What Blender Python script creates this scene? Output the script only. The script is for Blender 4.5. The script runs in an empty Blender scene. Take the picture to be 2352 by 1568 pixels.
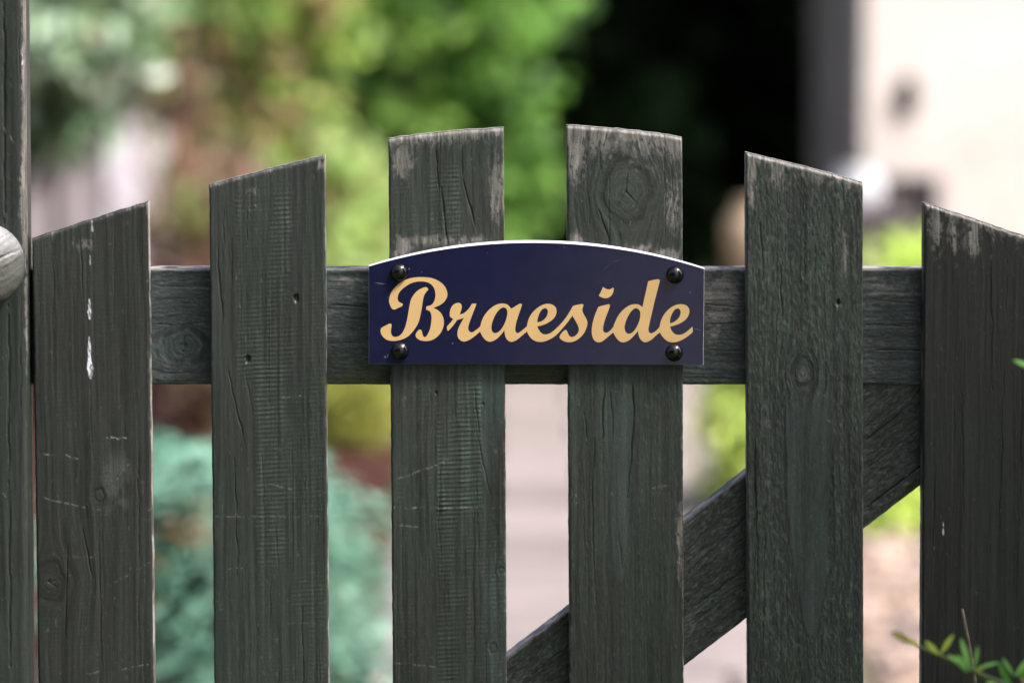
import bpy, math, random
import numpy as np
from mathutils import Vector
from mathutils.geometry import tessellate_polygon

random.seed(7)
RNG = np.random.default_rng(11)
S = bpy.context.scene
COL = S.collection

# ------------------------------------------------------------------ camera, light
TH = math.radians(5.0)
D = 3.0
ZC = 0.92
FPX = 2352 * 135 / 36.0
CY, CZ = -D * math.cos(TH), ZC + D * math.sin(TH)

cam = bpy.data.cameras.new('camera')
cam.lens = 135; cam.sensor_width = 36; cam.clip_start = 0.05; cam.clip_end = 500
cam.dof.use_dof = True; cam.dof.focus_distance = D - 0.004
cam.dof.aperture_fstop = 3.8; cam.dof.aperture_blades = 0
camo = bpy.data.objects.new('camera', cam); COL.objects.link(camo)
camo.location = (0, CY, CZ); camo.rotation_euler = (math.radians(90) - TH, 0, 0)
S.camera = camo

SUN_EL, SUN_AZ = math.radians(54), math.radians(122)      # azimuth from +Y towards +X
world = bpy.data.worlds.new('World'); S.world = world; world.use_nodes = True
nt = world.node_tree; nt.nodes.clear()
sky = nt.nodes.new('ShaderNodeTexSky'); sky.sky_type = 'NISHITA'; sky.sun_disc = False
sky.sun_elevation = SUN_EL; sky.sun_rotation = SUN_AZ; sky.air_density = 0.6; sky.dust_density = 7.0; sky.ozone_density = 1.0
bg = nt.nodes.new('ShaderNodeBackground'); bg.inputs[1].default_value = 0.07
wo = nt.nodes.new('ShaderNodeOutputWorld')
nt.links.new(sky.outputs[0], bg.inputs[0]); nt.links.new(bg.outputs[0], wo.inputs[0])

sun = bpy.data.lights.new('sun', 'SUN'); sun.energy = 1.5; sun.angle = math.radians(10); sun.color = (1, 0.95, 0.88)
suno = bpy.data.objects.new('sun', sun); COL.objects.link(suno)
sd = Vector((math.sin(SUN_AZ) * math.cos(SUN_EL), math.cos(SUN_AZ) * math.cos(SUN_EL), math.sin(SUN_EL)))
suno.rotation_euler = sd.to_track_quat('Z', 'Y').to_euler(); suno.location = (4, 0, 6)
S.view_settings.view_transform = 'Standard'; S.view_settings.look = 'None'
S.view_settings.exposure = 2.25; S.view_settings.gamma = 1; S.view_settings.use_curve_mapping = False
S.render.engine = 'CYCLES'
S.cycles.max_bounces = 8; S.cycles.use_denoising = True

# ------------------------------------------------------------------ helpers
def P(px, py, Y):
    """point of the photograph (2352 wide) on the vertical plane y = Y"""
    x = (px - 1176) / FPX; u = (784 - py) / FPX
    d = (x, math.cos(TH) + u * math.sin(TH), -math.sin(TH) + u * math.cos(TH))
    k = (Y - CY) / d[1]
    return Vector((d[0] * k, Y, CZ + d[2] * k))

def G(px, py, z=0.0):
    x = (px - 1176) / FPX; u = (784 - py) / FPX
    d = (x, math.cos(TH) + u * math.sin(TH), -math.sin(TH) + u * math.cos(TH))
    k = (z - CZ) / d[2]
    return Vector((d[0] * k, CY + d[1] * k, z))

def link(name, me, mat=None, parent=None):
    o = bpy.data.objects.new(name, me); COL.objects.link(o)
    if mat is not None and me is not None and len(me.materials) == 0: me.materials.append(mat)
    if parent is not None: o.parent = parent
    return o

def tag(o, label=None, cat=None, group=None, kind=None):
    if label: o['label'] = label
    if cat: o['category'] = cat
    if group: o['group'] = group
    if kind: o['kind'] = kind
    return o

def empty(name, loc, label, cat, group=None):
    o = bpy.data.objects.new(name, None); COL.objects.link(o); o.location = loc
    o.empty_display_size = 0.05
    return tag(o, label, cat, group)

def np_mesh(name, V, F, C=None, smooth=True):
    """V (n,3), F (m,4) or (m,3) arrays; C linear colours per vertex"""
    V = np.ascontiguousarray(V, dtype=np.float32); F = np.ascontiguousarray(F, dtype=np.int32)
    me = bpy.data.meshes.new(name)
    n, m, k = len(V), len(F), F.shape[1]
    me.vertices.add(n); me.vertices.foreach_set('co', V.ravel())
    me.loops.add(m * k); me.loops.foreach_set('vertex_index', F.ravel())
    me.polygons.add(m); me.polygons.foreach_set('loop_start', np.arange(0, m * k, k, dtype=np.int32))
    me.polygons.foreach_set('use_smooth', np.full(m, smooth, dtype=bool))
    me.update(calc_edges=True)
    if C is not None:
        a = me.attributes.new('Col', 'FLOAT_COLOR', 'POINT')
        rgba = np.ones((n, 4), dtype=np.float32); rgba[:, :3] = C
        a.data.foreach_set('color', rgba.ravel())
    return me

def local(me_V, o):
    return np.asarray(me_V) - np.array(o.location)

def pyd(name, V, F, mat, parent=None, smooth=False):
    me = bpy.data.meshes.new(name); me.from_pydata([tuple(v) for v in V], [], F); me.update()
    if smooth: me.polygons.foreach_set('use_smooth', [True] * len(me.polygons))
    return link(name, me, mat, parent)

def box_vf(x0, x1, y0, y1, z0, z1):
    V = [(x0,y0,z0),(x1,y0,z0),(x1,y1,z0),(x0,y1,z0),(x0,y0,z1),(x1,y0,z1),(x1,y1,z1),(x0,y1,z1)]
    F = [(0,3,2,1),(4,5,6,7),(0,1,5,4),(1,2,6,5),(2,3,7,6),(3,0,4,7)]
    return V, F

def lathe(name, prof, mat, parent=None, seg=28, loc=(0,0,0)):
    """prof list of (r, z)"""
    V, F = [], []
    for r, z in prof:
        for i in range(seg):
            a = 2*math.pi*i/seg
            V.append((loc[0]+r*math.cos(a), loc[1]+r*math.sin(a), loc[2]+z))
    for j in range(len(prof)-1):
        for i in range(seg):
            k = (i+1) % seg
            F.append((j*seg+i, j*seg+k, (j+1)*seg+k, (j+1)*seg+i))
    F.append(tuple(range(seg))[::-1]); F.append(tuple((len(prof)-1)*seg+i for i in range(seg)))
    return pyd(name, V, F, mat, parent, True)

def tube_vf(pts, radii, seg=7):
    V, F = [], []
    pts = [Vector(p) for p in pts]
    for i, p in enumerate(pts):
        t = (pts[min(i+1, len(pts)-1)] - pts[max(i-1, 0)]).normalized()
        a = t.orthogonal().normalized(); b = t.cross(a)
        for k in range(seg):
            w = 2*math.pi*k/seg
            V.append(tuple(p + (a*math.cos(w) + b*math.sin(w))*radii[i]))
    for i in range(len(pts)-1):
        for k in range(seg):
            l = (k+1) % seg
            F.append((i*seg+k, i*seg+l, (i+1)*seg+l, (i+1)*seg+k))
    F.append(tuple(range(seg))[::-1]); F.append(tuple((len(pts)-1)*seg+k for k in range(seg)))
    return V, F

# noise on arrays
def _hash(ix, iy, seed):
    n = (ix.astype(np.int64) * 374761393 + iy.astype(np.int64) * 668265263 + seed * 974634777) & 0xffffffff
    n = ((n ^ (n >> 13)) * 1274126177) & 0xffffffff
    n = n ^ (n >> 16)
    return n / 4294967295.0
def vn(x, y, seed=0):
    x = np.asarray(x, float); y = np.asarray(y, float)
    x, y = np.broadcast_arrays(x, y)
    ix, iy = np.floor(x), np.floor(y); fx, fy = x-ix, y-iy
    fx = fx*fx*(3-2*fx); fy = fy*fy*(3-2*fy)
    a = _hash(ix, iy, seed); b = _hash(ix+1, iy, seed); c = _hash(ix, iy+1, seed); d = _hash(ix+1, iy+1, seed)
    return (a*(1-fx)+b*fx)*(1-fy) + (c*(1-fx)+d*fx)*fy
def fbm(x, y, seed=0, o=4):
    s, a, t = 0, 1, 0
    for i in range(o):
        s = s + a*vn(x*2**i, y*2**i, seed+i*17); t += a; a *= 0.55
    return s/t
def sst(a, b, x):
    t = np.clip((x-a)/(b-a), 0, 1); return t*t*(3-2*t)

# ------------------------------------------------------------------ materials
def new_mat(name):
    m = bpy.data.materials.new(name); m.use_nodes = True
    t = m.node_tree; b = t.nodes['Principled BSDF']
    return m, t, b
def N(t, typ, **kw):
    n = t.nodes.new(typ)
    for k, v in kw.items(): setattr(n, k, v)
    return n

def mat_attr_wood(name, rough=0.62, spec=0.35):
    m, t, b = new_mat(name)
    a = N(t, 'ShaderNodeAttribute', attribute_name='Col')
    tc = N(t, 'ShaderNodeTexCoord')
    no = N(t, 'ShaderNodeTexNoise'); no.inputs['Scale'].default_value = 900; no.inputs['Detail'].default_value = 4
    t.links.new(tc.outputs['Object'], no.inputs['Vector'])
    mr = N(t, 'ShaderNodeMapRange'); mr.inputs[1].default_value = 0.3; mr.inputs[2].default_value = 0.7
    mr.inputs[3].default_value = 0.72; mr.inputs[4].default_value = 1.3
    t.links.new(no.outputs['Fac'], mr.inputs[0])
    mx = N(t, 'ShaderNodeVectorMath', operation='SCALE')
    t.links.new(a.outputs['Color'], mx.inputs[0]); t.links.new(mr.outputs[0], mx.inputs['Scale'])
    t.links.new(mx.outputs[0], b.inputs['Base Color'])
    bp = N(t, 'ShaderNodeBump'); bp.inputs['Strength'].default_value = 0.35; bp.inputs['Distance'].default_value = 0.0004
    t.links.new(no.outputs['Fac'], bp.inputs['Height']); t.links.new(bp.outputs[0], b.inputs['Normal'])
    b.inputs['Roughness'].default_value = rough; b.inputs['Specular IOR Level'].default_value = spec
    return m

def mat_leaf(name, trans=0.4, rough=0.5, spec=0.3):
    m, t, b = new_mat(name)
    a = N(t, 'ShaderNodeAttribute', attribute_name='Col')
    t.links.new(a.outputs['Color'], b.inputs['Base Color'])
    b.inputs['Roughness'].default_value = rough; b.inputs['Specular IOR Level'].default_value = spec
    tr = N(t, 'ShaderNodeBsdfTranslucent'); t.links.new(a.outputs['Color'], tr.inputs[0])
    sc = N(t, 'ShaderNodeVectorMath', operation='SCALE'); sc.inputs['Scale'].default_value = trans
    t.links.new(a.outputs['Color'], sc.inputs[0]); t.links.new(sc.outputs[0], tr.inputs[0])
    mx = N(t, 'ShaderNodeAddShader')
    t.links.new(b.outputs[0], mx.inputs[0]); t.links.new(tr.outputs[0], mx.inputs[1])
    t.links.new(mx.outputs[0], t.nodes['Material Output'].inputs['Surface'])
    return m

def mat_noise(name, c1, c2, scale=8, rough=0.8, spec=0.3, bump=0.0, bdist=0.01, detail=5, lo=0.35, hi=0.65):
    m, t, b = new_mat(name)
    tc = N(t, 'ShaderNodeTexCoord')
    no = N(t, 'ShaderNodeTexNoise'); no.inputs['Scale'].default_value = scale; no.inputs['Detail'].default_value = detail
    t.links.new(tc.outputs['Object'], no.inputs['Vector'])
    cr = N(t, 'ShaderNodeValToRGB'); e = cr.color_ramp.elements
    e[0].position = lo; e[0].color = (*c1, 1); e[1].position = hi; e[1].color = (*c2, 1)
    t.links.new(no.outputs['Fac'], cr.inputs[0]); t.links.new(cr.outputs[0], b.inputs['Base Color'])
    b.inputs['Roughness'].default_value = rough; b.inputs['Specular IOR Level'].default_value = spec
    if bump:
        bp = N(t, 'ShaderNodeBump'); bp.inputs['Strength'].default_value = bump; bp.inputs['Distance'].default_value = bdist
        t.links.new(no.outputs['Fac'], bp.inputs['Height']); t.links.new(bp.outputs[0], b.inputs['Normal'])
    return m

M_WOOD = mat_attr_wood('weathered_stained_wood', 0.48, 0.4)
M_LEAF = mat_leaf('leaf', 0.7)
M_DARKLEAF = mat_leaf('dark_needle', 0.1, 0.8, 0.05)
M_NAVY = mat_noise('navy_acrylic', (0.006,0.0072,0.0285), (0.0078,0.0092,0.0335), 60, 0.13, 0.4)
M_WHITE = mat_noise('white_acrylic_edge', (0.50,0.47,0.54), (0.58,0.55,0.62), 90, 0.5, 0.4)
M_GOLD = mat_noise('gold_vinyl', (0.49,0.325,0.148), (0.52,0.345,0.156), 60, 0.4, 0.3)
M_BLACK = mat_noise('black_plastic', (0.002,0.002,0.003), (0.004,0.004,0.005), 300, 0.14, 0.5)
M_SLAB = mat_noise('pinkish_paving', (0.16,0.138,0.138), (0.225,0.197,0.195), 6, 0.85, 0.2, 0.3, 0.004)
M_JOINT = mat_noise('joint_sand', (0.13,0.105,0.10), (0.18,0.15,0.14), 20, 0.95, 0.1)
M_GRAVEL = mat_noise('gravel_ground', (0.16,0.115,0.09), (0.27,0.21,0.175), 14, 0.95, 0.1, 0.5, 0.01)
M_MULCH = mat_noise('red_brown_mulch', (0.022,0.010,0.008), (0.06,0.024,0.02), 14, 0.95, 0.1, 0.6, 0.02)
M_GROUND = mat_noise('garden_ground', (0.03,0.045,0.015), (0.06,0.085,0.03), 3, 0.95, 0.1, 0.5, 0.03)
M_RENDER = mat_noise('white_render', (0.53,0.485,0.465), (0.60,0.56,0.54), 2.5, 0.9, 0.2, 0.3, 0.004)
M_SHADEDSIDE = mat_noise('shaded_side_render', (0.25,0.20,0.17), (0.33,0.275,0.24), 5, 0.8, 0.2)
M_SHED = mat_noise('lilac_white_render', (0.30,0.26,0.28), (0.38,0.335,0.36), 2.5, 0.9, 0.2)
M_LITSTRIP = mat_noise('lit_strip_white', (.62,.58,.66), (.7,.66,.74), 4, .6, .3)
M_ROOF = mat_noise('dark_roof', (0.010,0.007,0.007), (0.02,0.014,0.014), 6, 0.9, 0.2)
M_CLAY = mat_noise('beige_clay', (0.34,0.25,0.18), (0.46,0.36,0.27), 9, 0.85, 0.2)
M_GLAZE = mat_noise('white_glaze', (0.40,0.42,0.46), (0.48,0.50,0.54), 5, 0.35, 0.5)
M_SLATE = mat_noise('dark_slate', (0.022,0.019,0.022), (0.04,0.035,0.04), 8, 0.8, 0.2)
M_BARK = mat_noise('brown_bark', (0.05,0.03,0.02), (0.11,0.065,0.045), 20, 0.9, 0.2, 0.5, 0.01)
M_REDBARK = mat_noise('russet_bark', (0.11,0.055,0.04), (0.22,0.12,0.09), 14, 0.9, 0.2, 0.5, 0.01)
M_STEM = mat_noise('green_stem', (0.05,0.075,0.02), (0.09,0.12,0.035), 120, 0.6, 0.3)
M_STRAW = mat_noise('dry_straw', (0.09,0.07,0.055), (0.17,0.13,0.10), 160, 0.8, 0.2)
M_BLACKMETAL = mat_noise('black_metal', (.012,.011,.010), (.02,.018,.017), 30, .6, .15)
M_MAUVE = mat_leaf('mauve_petal', 0.35)

# each slab a little lighter or darker than the next
_t = M_SLAB.node_tree; _b = _t.nodes['Principled BSDF']; _src = _b.inputs['Base Color'].links[0].from_socket
_oi = N(_t, 'ShaderNodeObjectInfo'); _mr = N(_t, 'ShaderNodeMapRange'); _mr.inputs[3].default_value = .78; _mr.inputs[4].default_value = 1.2
_sc = N(_t, 'ShaderNodeVectorMath', operation='SCALE')
_t.links.new(_oi.outputs['Random'], _mr.inputs[0]); _t.links.new(_src, _sc.inputs[0]); _t.links.new(_mr.outputs[0], _sc.inputs['Scale']); _t.links.new(_sc.outputs[0], _b.inputs['Base Color'])

# ------------------------------------------------------------------ weathered boards
class Board:
    """flat sawn board; s across (mm), t along (mm); O top-left corner of its front, in metres on plane y"""
    def __init__(self, O, es, et, w, y):
        self.O = np.array((O.x, O.z)); self.es = np.array(es)/np.linalg.norm(es); self.et = np.array(et)/np.linalg.norm(et)
        self.w = w; self.y = y
    def loc(self, px, py):
        p = P(px, py, self.y); d = np.array((p.x, p.z)) - self.O
        M = np.array((self.es, self.et)).T
        s, t = np.linalg.solve(M, d)
        return s*1000, t*1000

def seg_dist(s, t, a, b):
    ax, ay = a; bx, by = b; dx, dy = bx-ax, by-ay; L = dx*dx+dy*dy+1e-9
    k = np.clip(((s-ax)*dx+(t-ay)*dy)/L, 0, 1)
    return np.hypot(s-ax-k*dx, t-ay-k*dy), k

PAINT = np.array((0.0196, 0.0227, 0.0210))
PALE = np.array((0.150, 0.142, 0.134))
def wood(s, t, w, sp, B):
    sd = sp.get('seed', 1)
    psi = s + 3.5*(fbm(s/40, t/160, sd, 3)-0.5) + 1.2*(vn(s/9, t/60, sd+3)-0.5)
    kmask = np.zeros_like(s); kring = np.zeros_like(s)
    knots = [(*B.loc(x, y), r) for x, y, r in sp.get('knots', [])]
    for ks, kt, r in knots:
        ds, dt = s-ks, (t-kt)*0.75
        wob = 1+0.25*(vn(np.arctan2(dt, ds)*2+9, np.hypot(ds, dt)*0+sd, sd+5)-0.5)
        d = np.hypot(ds, dt)*wob
        R = r*1.35
        far = np.exp(-(d/(r*4.5))**2)
        psi = psi - ds*np.minimum(R*R/np.maximum(d*d, 1e-6), 1.0)*far
        k = sst(r*1.12, r*0.92, d); kmask = np.maximum(kmask, k)
        psi = psi*(1-k) + (d*1.0+50)*k
        kring = np.maximum(kring, np.exp(-((d-r*1.15)/(r*0.16+0.3))**2))
    n1 = vn(psi/2.3, t/90, sd+11); n2 = vn(psi/1.05, t/30, sd+12); n3 = vn(psi/5.5, t/240, sd+13)
    fib = fbm(psi/1.6, t/9, sd+14, 3)
    rough = sst(0.42, 0.66, fbm(s/26, t/55, sd+20, 3))*0.8+0.2
    if 'rough' in sp: rough = np.clip(rough*0.5 + sp['rough'], 0, 1.6)
    smooth = np.zeros_like(s)
    for (xc, y0, y1, hw) in sp.get('tongues', []):          # smooth cathedral tongues of flat grain
        sc, t0 = B.loc(xc, y0); _, t1 = B.loc(xc, y1)
        q = np.clip((t-t0)/(t1-t0), 0, 1.2)
        half = hw*np.sqrt(np.maximum(1-q**1.5, 0)) + 1.5*(vn(t/22, s*0, sd+30)-0.5)
        m = sst(1.2, -1.2, np.abs(s-sc-2.5*(vn(t/70, s*0, sd+31)-0.5))-half) * sst(-15, 10, t-t0) * sst(2, -8, t-t1)
        smooth = np.maximum(smooth, m)
    ga = (1-0.75*smooth)
    h = ga*(0.24*(n1-0.5) + 0.15*(n2-0.5) + 0.20*(n3-0.5) + rough*0.22*(fib-0.5))
    if 'rough' in sp:
        pit = fbm(psi/2.3, t/9.5, sd+40, 3)
        pit2 = fbm(psi/1.25, t/3.2, sd+41, 2)
        h = h + (1-smooth)*sp['rough']*(0.8*(pit-0.5) + 0.65*(pit2-0.5) - 0.5*sst(0.58, 0.74, pit))
        h = h + 0.16*smooth
    ribm = np.zeros_like(s)
    for (x0, x1, y0, y1, amp) in sp.get('ribs', []):        # sawmill chatter
        s0, t0 = B.loc(x0, y0); s1, t1 = B.loc(x1, y1)
        m = sst(s0-1.5, s0+1, s)*sst(s1+2.5, s1-1, s)*sst(t0-12, t0+12, t)*sst(t1+12, t1-12, t)
        m = m*(0.25+0.75*sst(0.3, 0.6, fbm(s/14, t/40, sd+50, 2)))
        ph = t/3.55 + 0.5*(vn(t/31, s*0, sd+51)-0.5) + 0.016*s + 0.25*(vn(s/18, t/25, sd+53)-.5)
        rw = np.sin(2*np.pi*ph)
        rl = (0.5+0.5*rw)**3; brk = (0.35+0.9*vn(np.floor(ph)*3.1, s/7, sd+52))*(0.6+0.6*n1)
        h = h + 2.3*amp*m*rl*brk
        ribm = np.maximum(ribm, m*amp*10*rl*brk)
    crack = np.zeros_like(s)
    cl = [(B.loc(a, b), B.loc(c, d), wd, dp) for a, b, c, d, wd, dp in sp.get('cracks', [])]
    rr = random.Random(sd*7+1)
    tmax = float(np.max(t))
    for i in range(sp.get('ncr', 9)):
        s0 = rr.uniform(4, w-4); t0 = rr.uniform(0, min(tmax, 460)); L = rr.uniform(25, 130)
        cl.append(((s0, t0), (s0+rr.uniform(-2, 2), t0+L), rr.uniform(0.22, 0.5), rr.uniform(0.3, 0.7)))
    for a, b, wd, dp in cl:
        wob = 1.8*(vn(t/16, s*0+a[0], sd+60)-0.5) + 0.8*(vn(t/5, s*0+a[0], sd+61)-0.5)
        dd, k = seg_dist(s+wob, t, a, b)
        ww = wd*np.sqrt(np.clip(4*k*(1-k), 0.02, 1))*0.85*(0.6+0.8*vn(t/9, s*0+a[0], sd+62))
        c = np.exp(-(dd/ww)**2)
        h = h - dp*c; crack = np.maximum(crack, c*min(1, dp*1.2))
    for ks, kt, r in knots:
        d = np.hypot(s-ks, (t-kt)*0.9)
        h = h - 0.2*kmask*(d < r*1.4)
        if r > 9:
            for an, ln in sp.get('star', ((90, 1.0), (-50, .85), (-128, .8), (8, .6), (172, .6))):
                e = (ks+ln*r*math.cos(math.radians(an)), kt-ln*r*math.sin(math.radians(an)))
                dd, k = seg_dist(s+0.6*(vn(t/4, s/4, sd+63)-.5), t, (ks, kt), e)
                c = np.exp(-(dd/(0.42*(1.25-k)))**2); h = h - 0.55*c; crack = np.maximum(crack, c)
    h = h - 0.35*kring
    hole = np.zeros_like(s)
    for x, y, r in sp.get('holes', []):
        hs, ht = B.loc(x, y); d = np.hypot((s-hs), (t-ht)*0.6)*(0.8+0.4*vn(s, t, sd+70))
        c = sst(r, r*0.5, d); h = h - 1.6*c; hole = np.maximum(hole, c)
    # colour
    micro = vn(psi/0.75, t/3.4, sd+85)
    tone = 0.80 + 0.42*(n3-0.5) + 0.60*(n1-0.5) + 0.38*(n2-0.5) + 0.42*(micro-0.5) + 0.5*rough*(fib-0.5) + 0.5*(fbm(s/60, t/130, sd+80, 3)-0.5) + 0.2
    tone = tone*(1+0.14*kmask)*(1-0.40*kring)
    C = PAINT[None, :]*np.array(sp.get('tint', (1, 1, 1)))[None, :]*tone[:, None]
    green = sst(0.45, 0.7, fbm(s/30, t/60, sd+81, 3))[:, None]
    C = C*(1 + green*np.array((-0.06, 0.05, 0.01)))
    C = C*(1 + smooth[:, None]*np.array((0.30, 0.44, 0.58)))
    if 'rough' in sp: C = C*(1+sp['rough']*((pit2-.5)*1.7+(pit-.5)*1.0+1.3*sst(.66,.8,vn(psi/1.3,t/3.0,sd+42)))*(1-smooth))[:, None]  # lit facets and shaded pits of the rough grain put into the colour
    C = C*(1 + ribm[:, None]*np.array((0.55, 0.68, 0.68)))  # rib crests lightened in colour: paint edges and highlights together
    wear = np.zeros_like(s)
    tt = t - sp.get('_ttop', 0)
    wt = sp.get('wear_top', 0)
    if wt:
        wear = np.maximum(wear, wt*np.exp(-np.maximum(tt, 0)/sp.get('wear_len', 9)))
    edge = np.minimum(s, w-s)
    wear = np.maximum(wear, sp.get('wear_edge', 0.25)*np.exp(-np.maximum(edge, 0)/1.6))
    for x, y, rx, ry, a in sp.get('wear_light_at', []):
        cs, ct = B.loc(x, y); wear = np.maximum(wear, a*np.exp(-((s-cs)/rx)**2-((t-ct)/ry)**2))
    nz = 0.5*fbm(psi/1.5, t/9, sd+90, 4) + 0.2*fbm(s/5, t/7, sd+91, 3) + 0.3*fbm(psi/0.9, t/2.2, sd+92, 2)
    nz = 0.55*nz + 0.45*fbm(s/2.6, t/3.6, sd+93, 4)
    wm = sst(0.47, 0.64, nz*0.9 + wear*0.55 - 0.095)*np.clip(wear*2.0, 0, 1)
    wm = wm*(0.55+0.45*sst(.3,.6,fib))
    C = C*(1-0.85*wm[:, None]) + PALE[None, :]*(0.85*wm*(0.5+1.0*n2))[:, None]
    sp_m = 0.6*sst(0.82, 0.9, vn(s/1.3, t/2.1, sd+95)*0.6+vn(s/2.9, t/6.3, sd+96)*0.4)*0.45   # tiny pale flecks
    C = C*(1-sp_m[:, None]) + np.array((0.12, 0.125, 0.12))*sp_m[:, None]
    for x0, y0, x1, y1, a in sp.get('scratch', []):
        dd, k = seg_dist(s+0.8*(vn(t/3, s/6, sd+97)-.5), t+1.2*(vn(s/7, t/7, sd+97)-.5), B.loc(x0, y0), B.loc(x1, y1))
        c = np.exp(-(dd/0.5)**2)*a*0.95*sst(0.38, 0.7, vn(s/2.1, t/1.2, sd+98)*.6+.4*vn(s/.7,t/.7,sd+99)); h = h - 0.12*c
        C = C*(1-c[:, None]) + np.array((0.22, 0.215, 0.20))*c[:, None]
    for x, y, ln, wd, a in sp.get('drops', []):
        cs, ct = B.loc(x, y)
        q = np.clip((t-ct)/ln+0.5, 0, 1)
        half = wd*.8*(0.25+0.75*q**1.3)*(.55+.9*vn(t/2.6, s*0+ct, sd+98))*sst(0, 0.12, q)*np.sqrt(np.clip((1-q)*8, 0, 1))
        c = sst(0.35, -0.35, np.abs(s-cs+0.8*(vn(t/6, s*0, sd+99)-.5))-half)*(q > 0)*(q < 1)*a
        c = c*(0.25+0.75*sst(0.3, 0.55, vn(s/0.8, t/2.2, sd+100)))
        h = h + 0.25*c
        C = C*(1-c[:, None]) + np.array((0.58, 0.58, 0.66))*c[:, None]
    for x0, y0, x1, y1, a, colr in sp.get('stain', []):
        cs, ct = B.loc((x0+x1)/2, (y0+y1)/2); e, f = B.loc(x1, y1); rx, ry = abs(e-cs)+.1, abs(f-ct)+.1
        c = a*np.exp(-((s-cs)/rx)**4-((t-ct)/ry)**4)*sst(0.3, 0.65, fbm(s/7, t/9, sd+101, 3))
        C = C*(1-c[:, None]) + np.array(colr)*c[:, None]
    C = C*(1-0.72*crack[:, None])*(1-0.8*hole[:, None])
    return h, np.clip(C, 0.002, 0.9)

def build_board(name, B, sp, L, dense, T=0.020, ttop=None, step_s=0.56, step_t=0.9, parent=None, gaps=None):
    """front face as a displaced grid, rounded arrises, sides, worn end on top, plain back"""
    w = B.w; y = B.y
    ns = int(w/step_s)+1
    su = np.linspace(0, w, ns)
    tv = np.arange(0, dense, step_t); tv = np.concatenate((tv, np.linspace(dense, L, 8)))
    nt_ = len(tv)
    s, q = np.meshgrid(su, tv)                                  # rows along t
    top = ttop(su) if ttop else np.zeros(ns)
    t = q + top[None, :]
    sp = dict(sp); sp['_ttop'] = np.repeat(top[None, :], nt_, 0).ravel()
    h, C = wood(s.ravel(), t.ravel(), w, sp, B)
    h = h.reshape(s.shape); C = C.reshape(*s.shape, 3)
    sd = sp.get('seed', 1)
    el = 0.7*(fbm(t[:, 0]/8, t[:, 0]*0, sd+200, 4)-0.5)*0.9      # ragged long edges
    er = 0.7*(fbm(t[:, -1]/8, t[:, -1]*0+5, sd+201, 4)-0.5)*0.9
    wgt = s/w
    sx = s + el[:, None]*(1-wgt)**6 + er[:, None]*wgt**6
    R = 1.9
    def arr(d): d = np.clip(R-d, 0, R); return R-np.sqrt(np.maximum(R*R-d*d, 0))
    jit = 0.6+0.8*fbm(t/9, s/9, sd+205, 2)
    back = arr(s)*jit + arr(w-s)*jit
    if ttop is not None:
        R2 = 3.2; q2 = np.clip(R2-q, 0, R2); back = back + (R2-np.sqrt(np.maximum(R2*R2-q2*q2, 0)))*(0.75+0.5*jit)
        t = t + np.where(q < 3, 0.5*(vn(s/4, s*0, sd+207)-.5), 0)
    hh = h - back
    def to3(sx, t, dep):
        xz = B.O[None, :] + (sx.ravel()[:, None]*B.es + t.ravel()[:, None]*B.et)/1000
        return np.column_stack((xz[:, 0], np.full(len(xz), y) + dep.ravel(), xz[:, 1]))
    V = [to3(sx, t, -hh/1000)]; CC = [C.reshape(-1, 3)]
    idx = np.arange(ns*nt_).reshape(nt_, ns)
    Fq = [np.column_stack((idx[:-1, :-1].ravel(), idx[1:, :-1].ravel(), idx[1:, 1:].ravel(), idx[:-1, 1:].ravel()))]
    base = ns*nt_
    # sides
    for side in (0, 1):
        col = 0 if side == 0 else ns-1
        prev = idx[:, col]
        for j, dp in enumerate((0.28, 0.6, 0.97, 1.0)):
            off = (fbm(t[:, col]/9, t[:, col]*0+j*3, sd+210+side, 3)-0.5)*0.8
            s_ = sx[:, col] + off*(1 if side else -1)*0.5 + (0.6 if side == 0 else -0.6)*(j == 3)
            nv = to3(s_, t[:, col], np.full(nt_, T*dp))
            g = 0.6+0.9*fbm(t[:, col]/30, t[:, col]*0+dp*3, sd+215+side, 4)
            pale = sst(0.42, 0.6, fbm(t[:, col]/22, t[:, col]*0+dp*2, sd+217+side, 4))*sp.get('side_pale', (0.3, 0.3))[side]  # sides turned to the light get a paler colour
            cc = PAINT[None, :]*1.2*g[:, None]*(1-pale[:, None]) + PALE[None, :]*1.9*(pale*g)[:, None]
            V.append(nv); CC.append(cc)
            cur = base + np.arange(nt_); base += nt_
            a, b, c, d = prev[:-1], prev[1:], cur[1:], cur[:-1]
            Fq.append(np.column_stack((a, d, c, b)) if side == 0 else np.column_stack((a, b, c, d)))
            prev = cur
        if side == 0: bl = prev
        else: br = prev
    # end on top
    prev = idx[0, :]
    for j, dp in enumerate((0.15, 0.4, 0.7, 1.0)):
        off = 0.5*(fbm(su/3, su*0+j*2, sd+220, 3)-0.5)
        nv = to3(sx[0, :], t[0, :]+off*(1 if j < 3 else 0), np.full(ns, T*dp))
        g = 0.55+0.9*fbm(su/2.2, su*0+dp*6, sd+221, 3)
        V.append(nv); CC.append((PALE*sp.get('end_pale', 1.4))[None, :]*g[:, None])
        cur = base+np.arange(ns); base += ns
        Fq.append(np.column_stack((prev[:-1], prev[1:], cur[1:], cur[:-1])))
        prev = cur
    # back
    Fq.append(np.column_stack((bl[:-1], br[:-1], br[1:], bl[1:])))
    V = np.concatenate(V); CC = np.concatenate(CC)
    me = np_mesh(name, V - (np.array(parent.location)[None, :] if parent else 0), np.concatenate(Fq), CC)
    return link(name, me, M_WOOD, parent)

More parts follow.
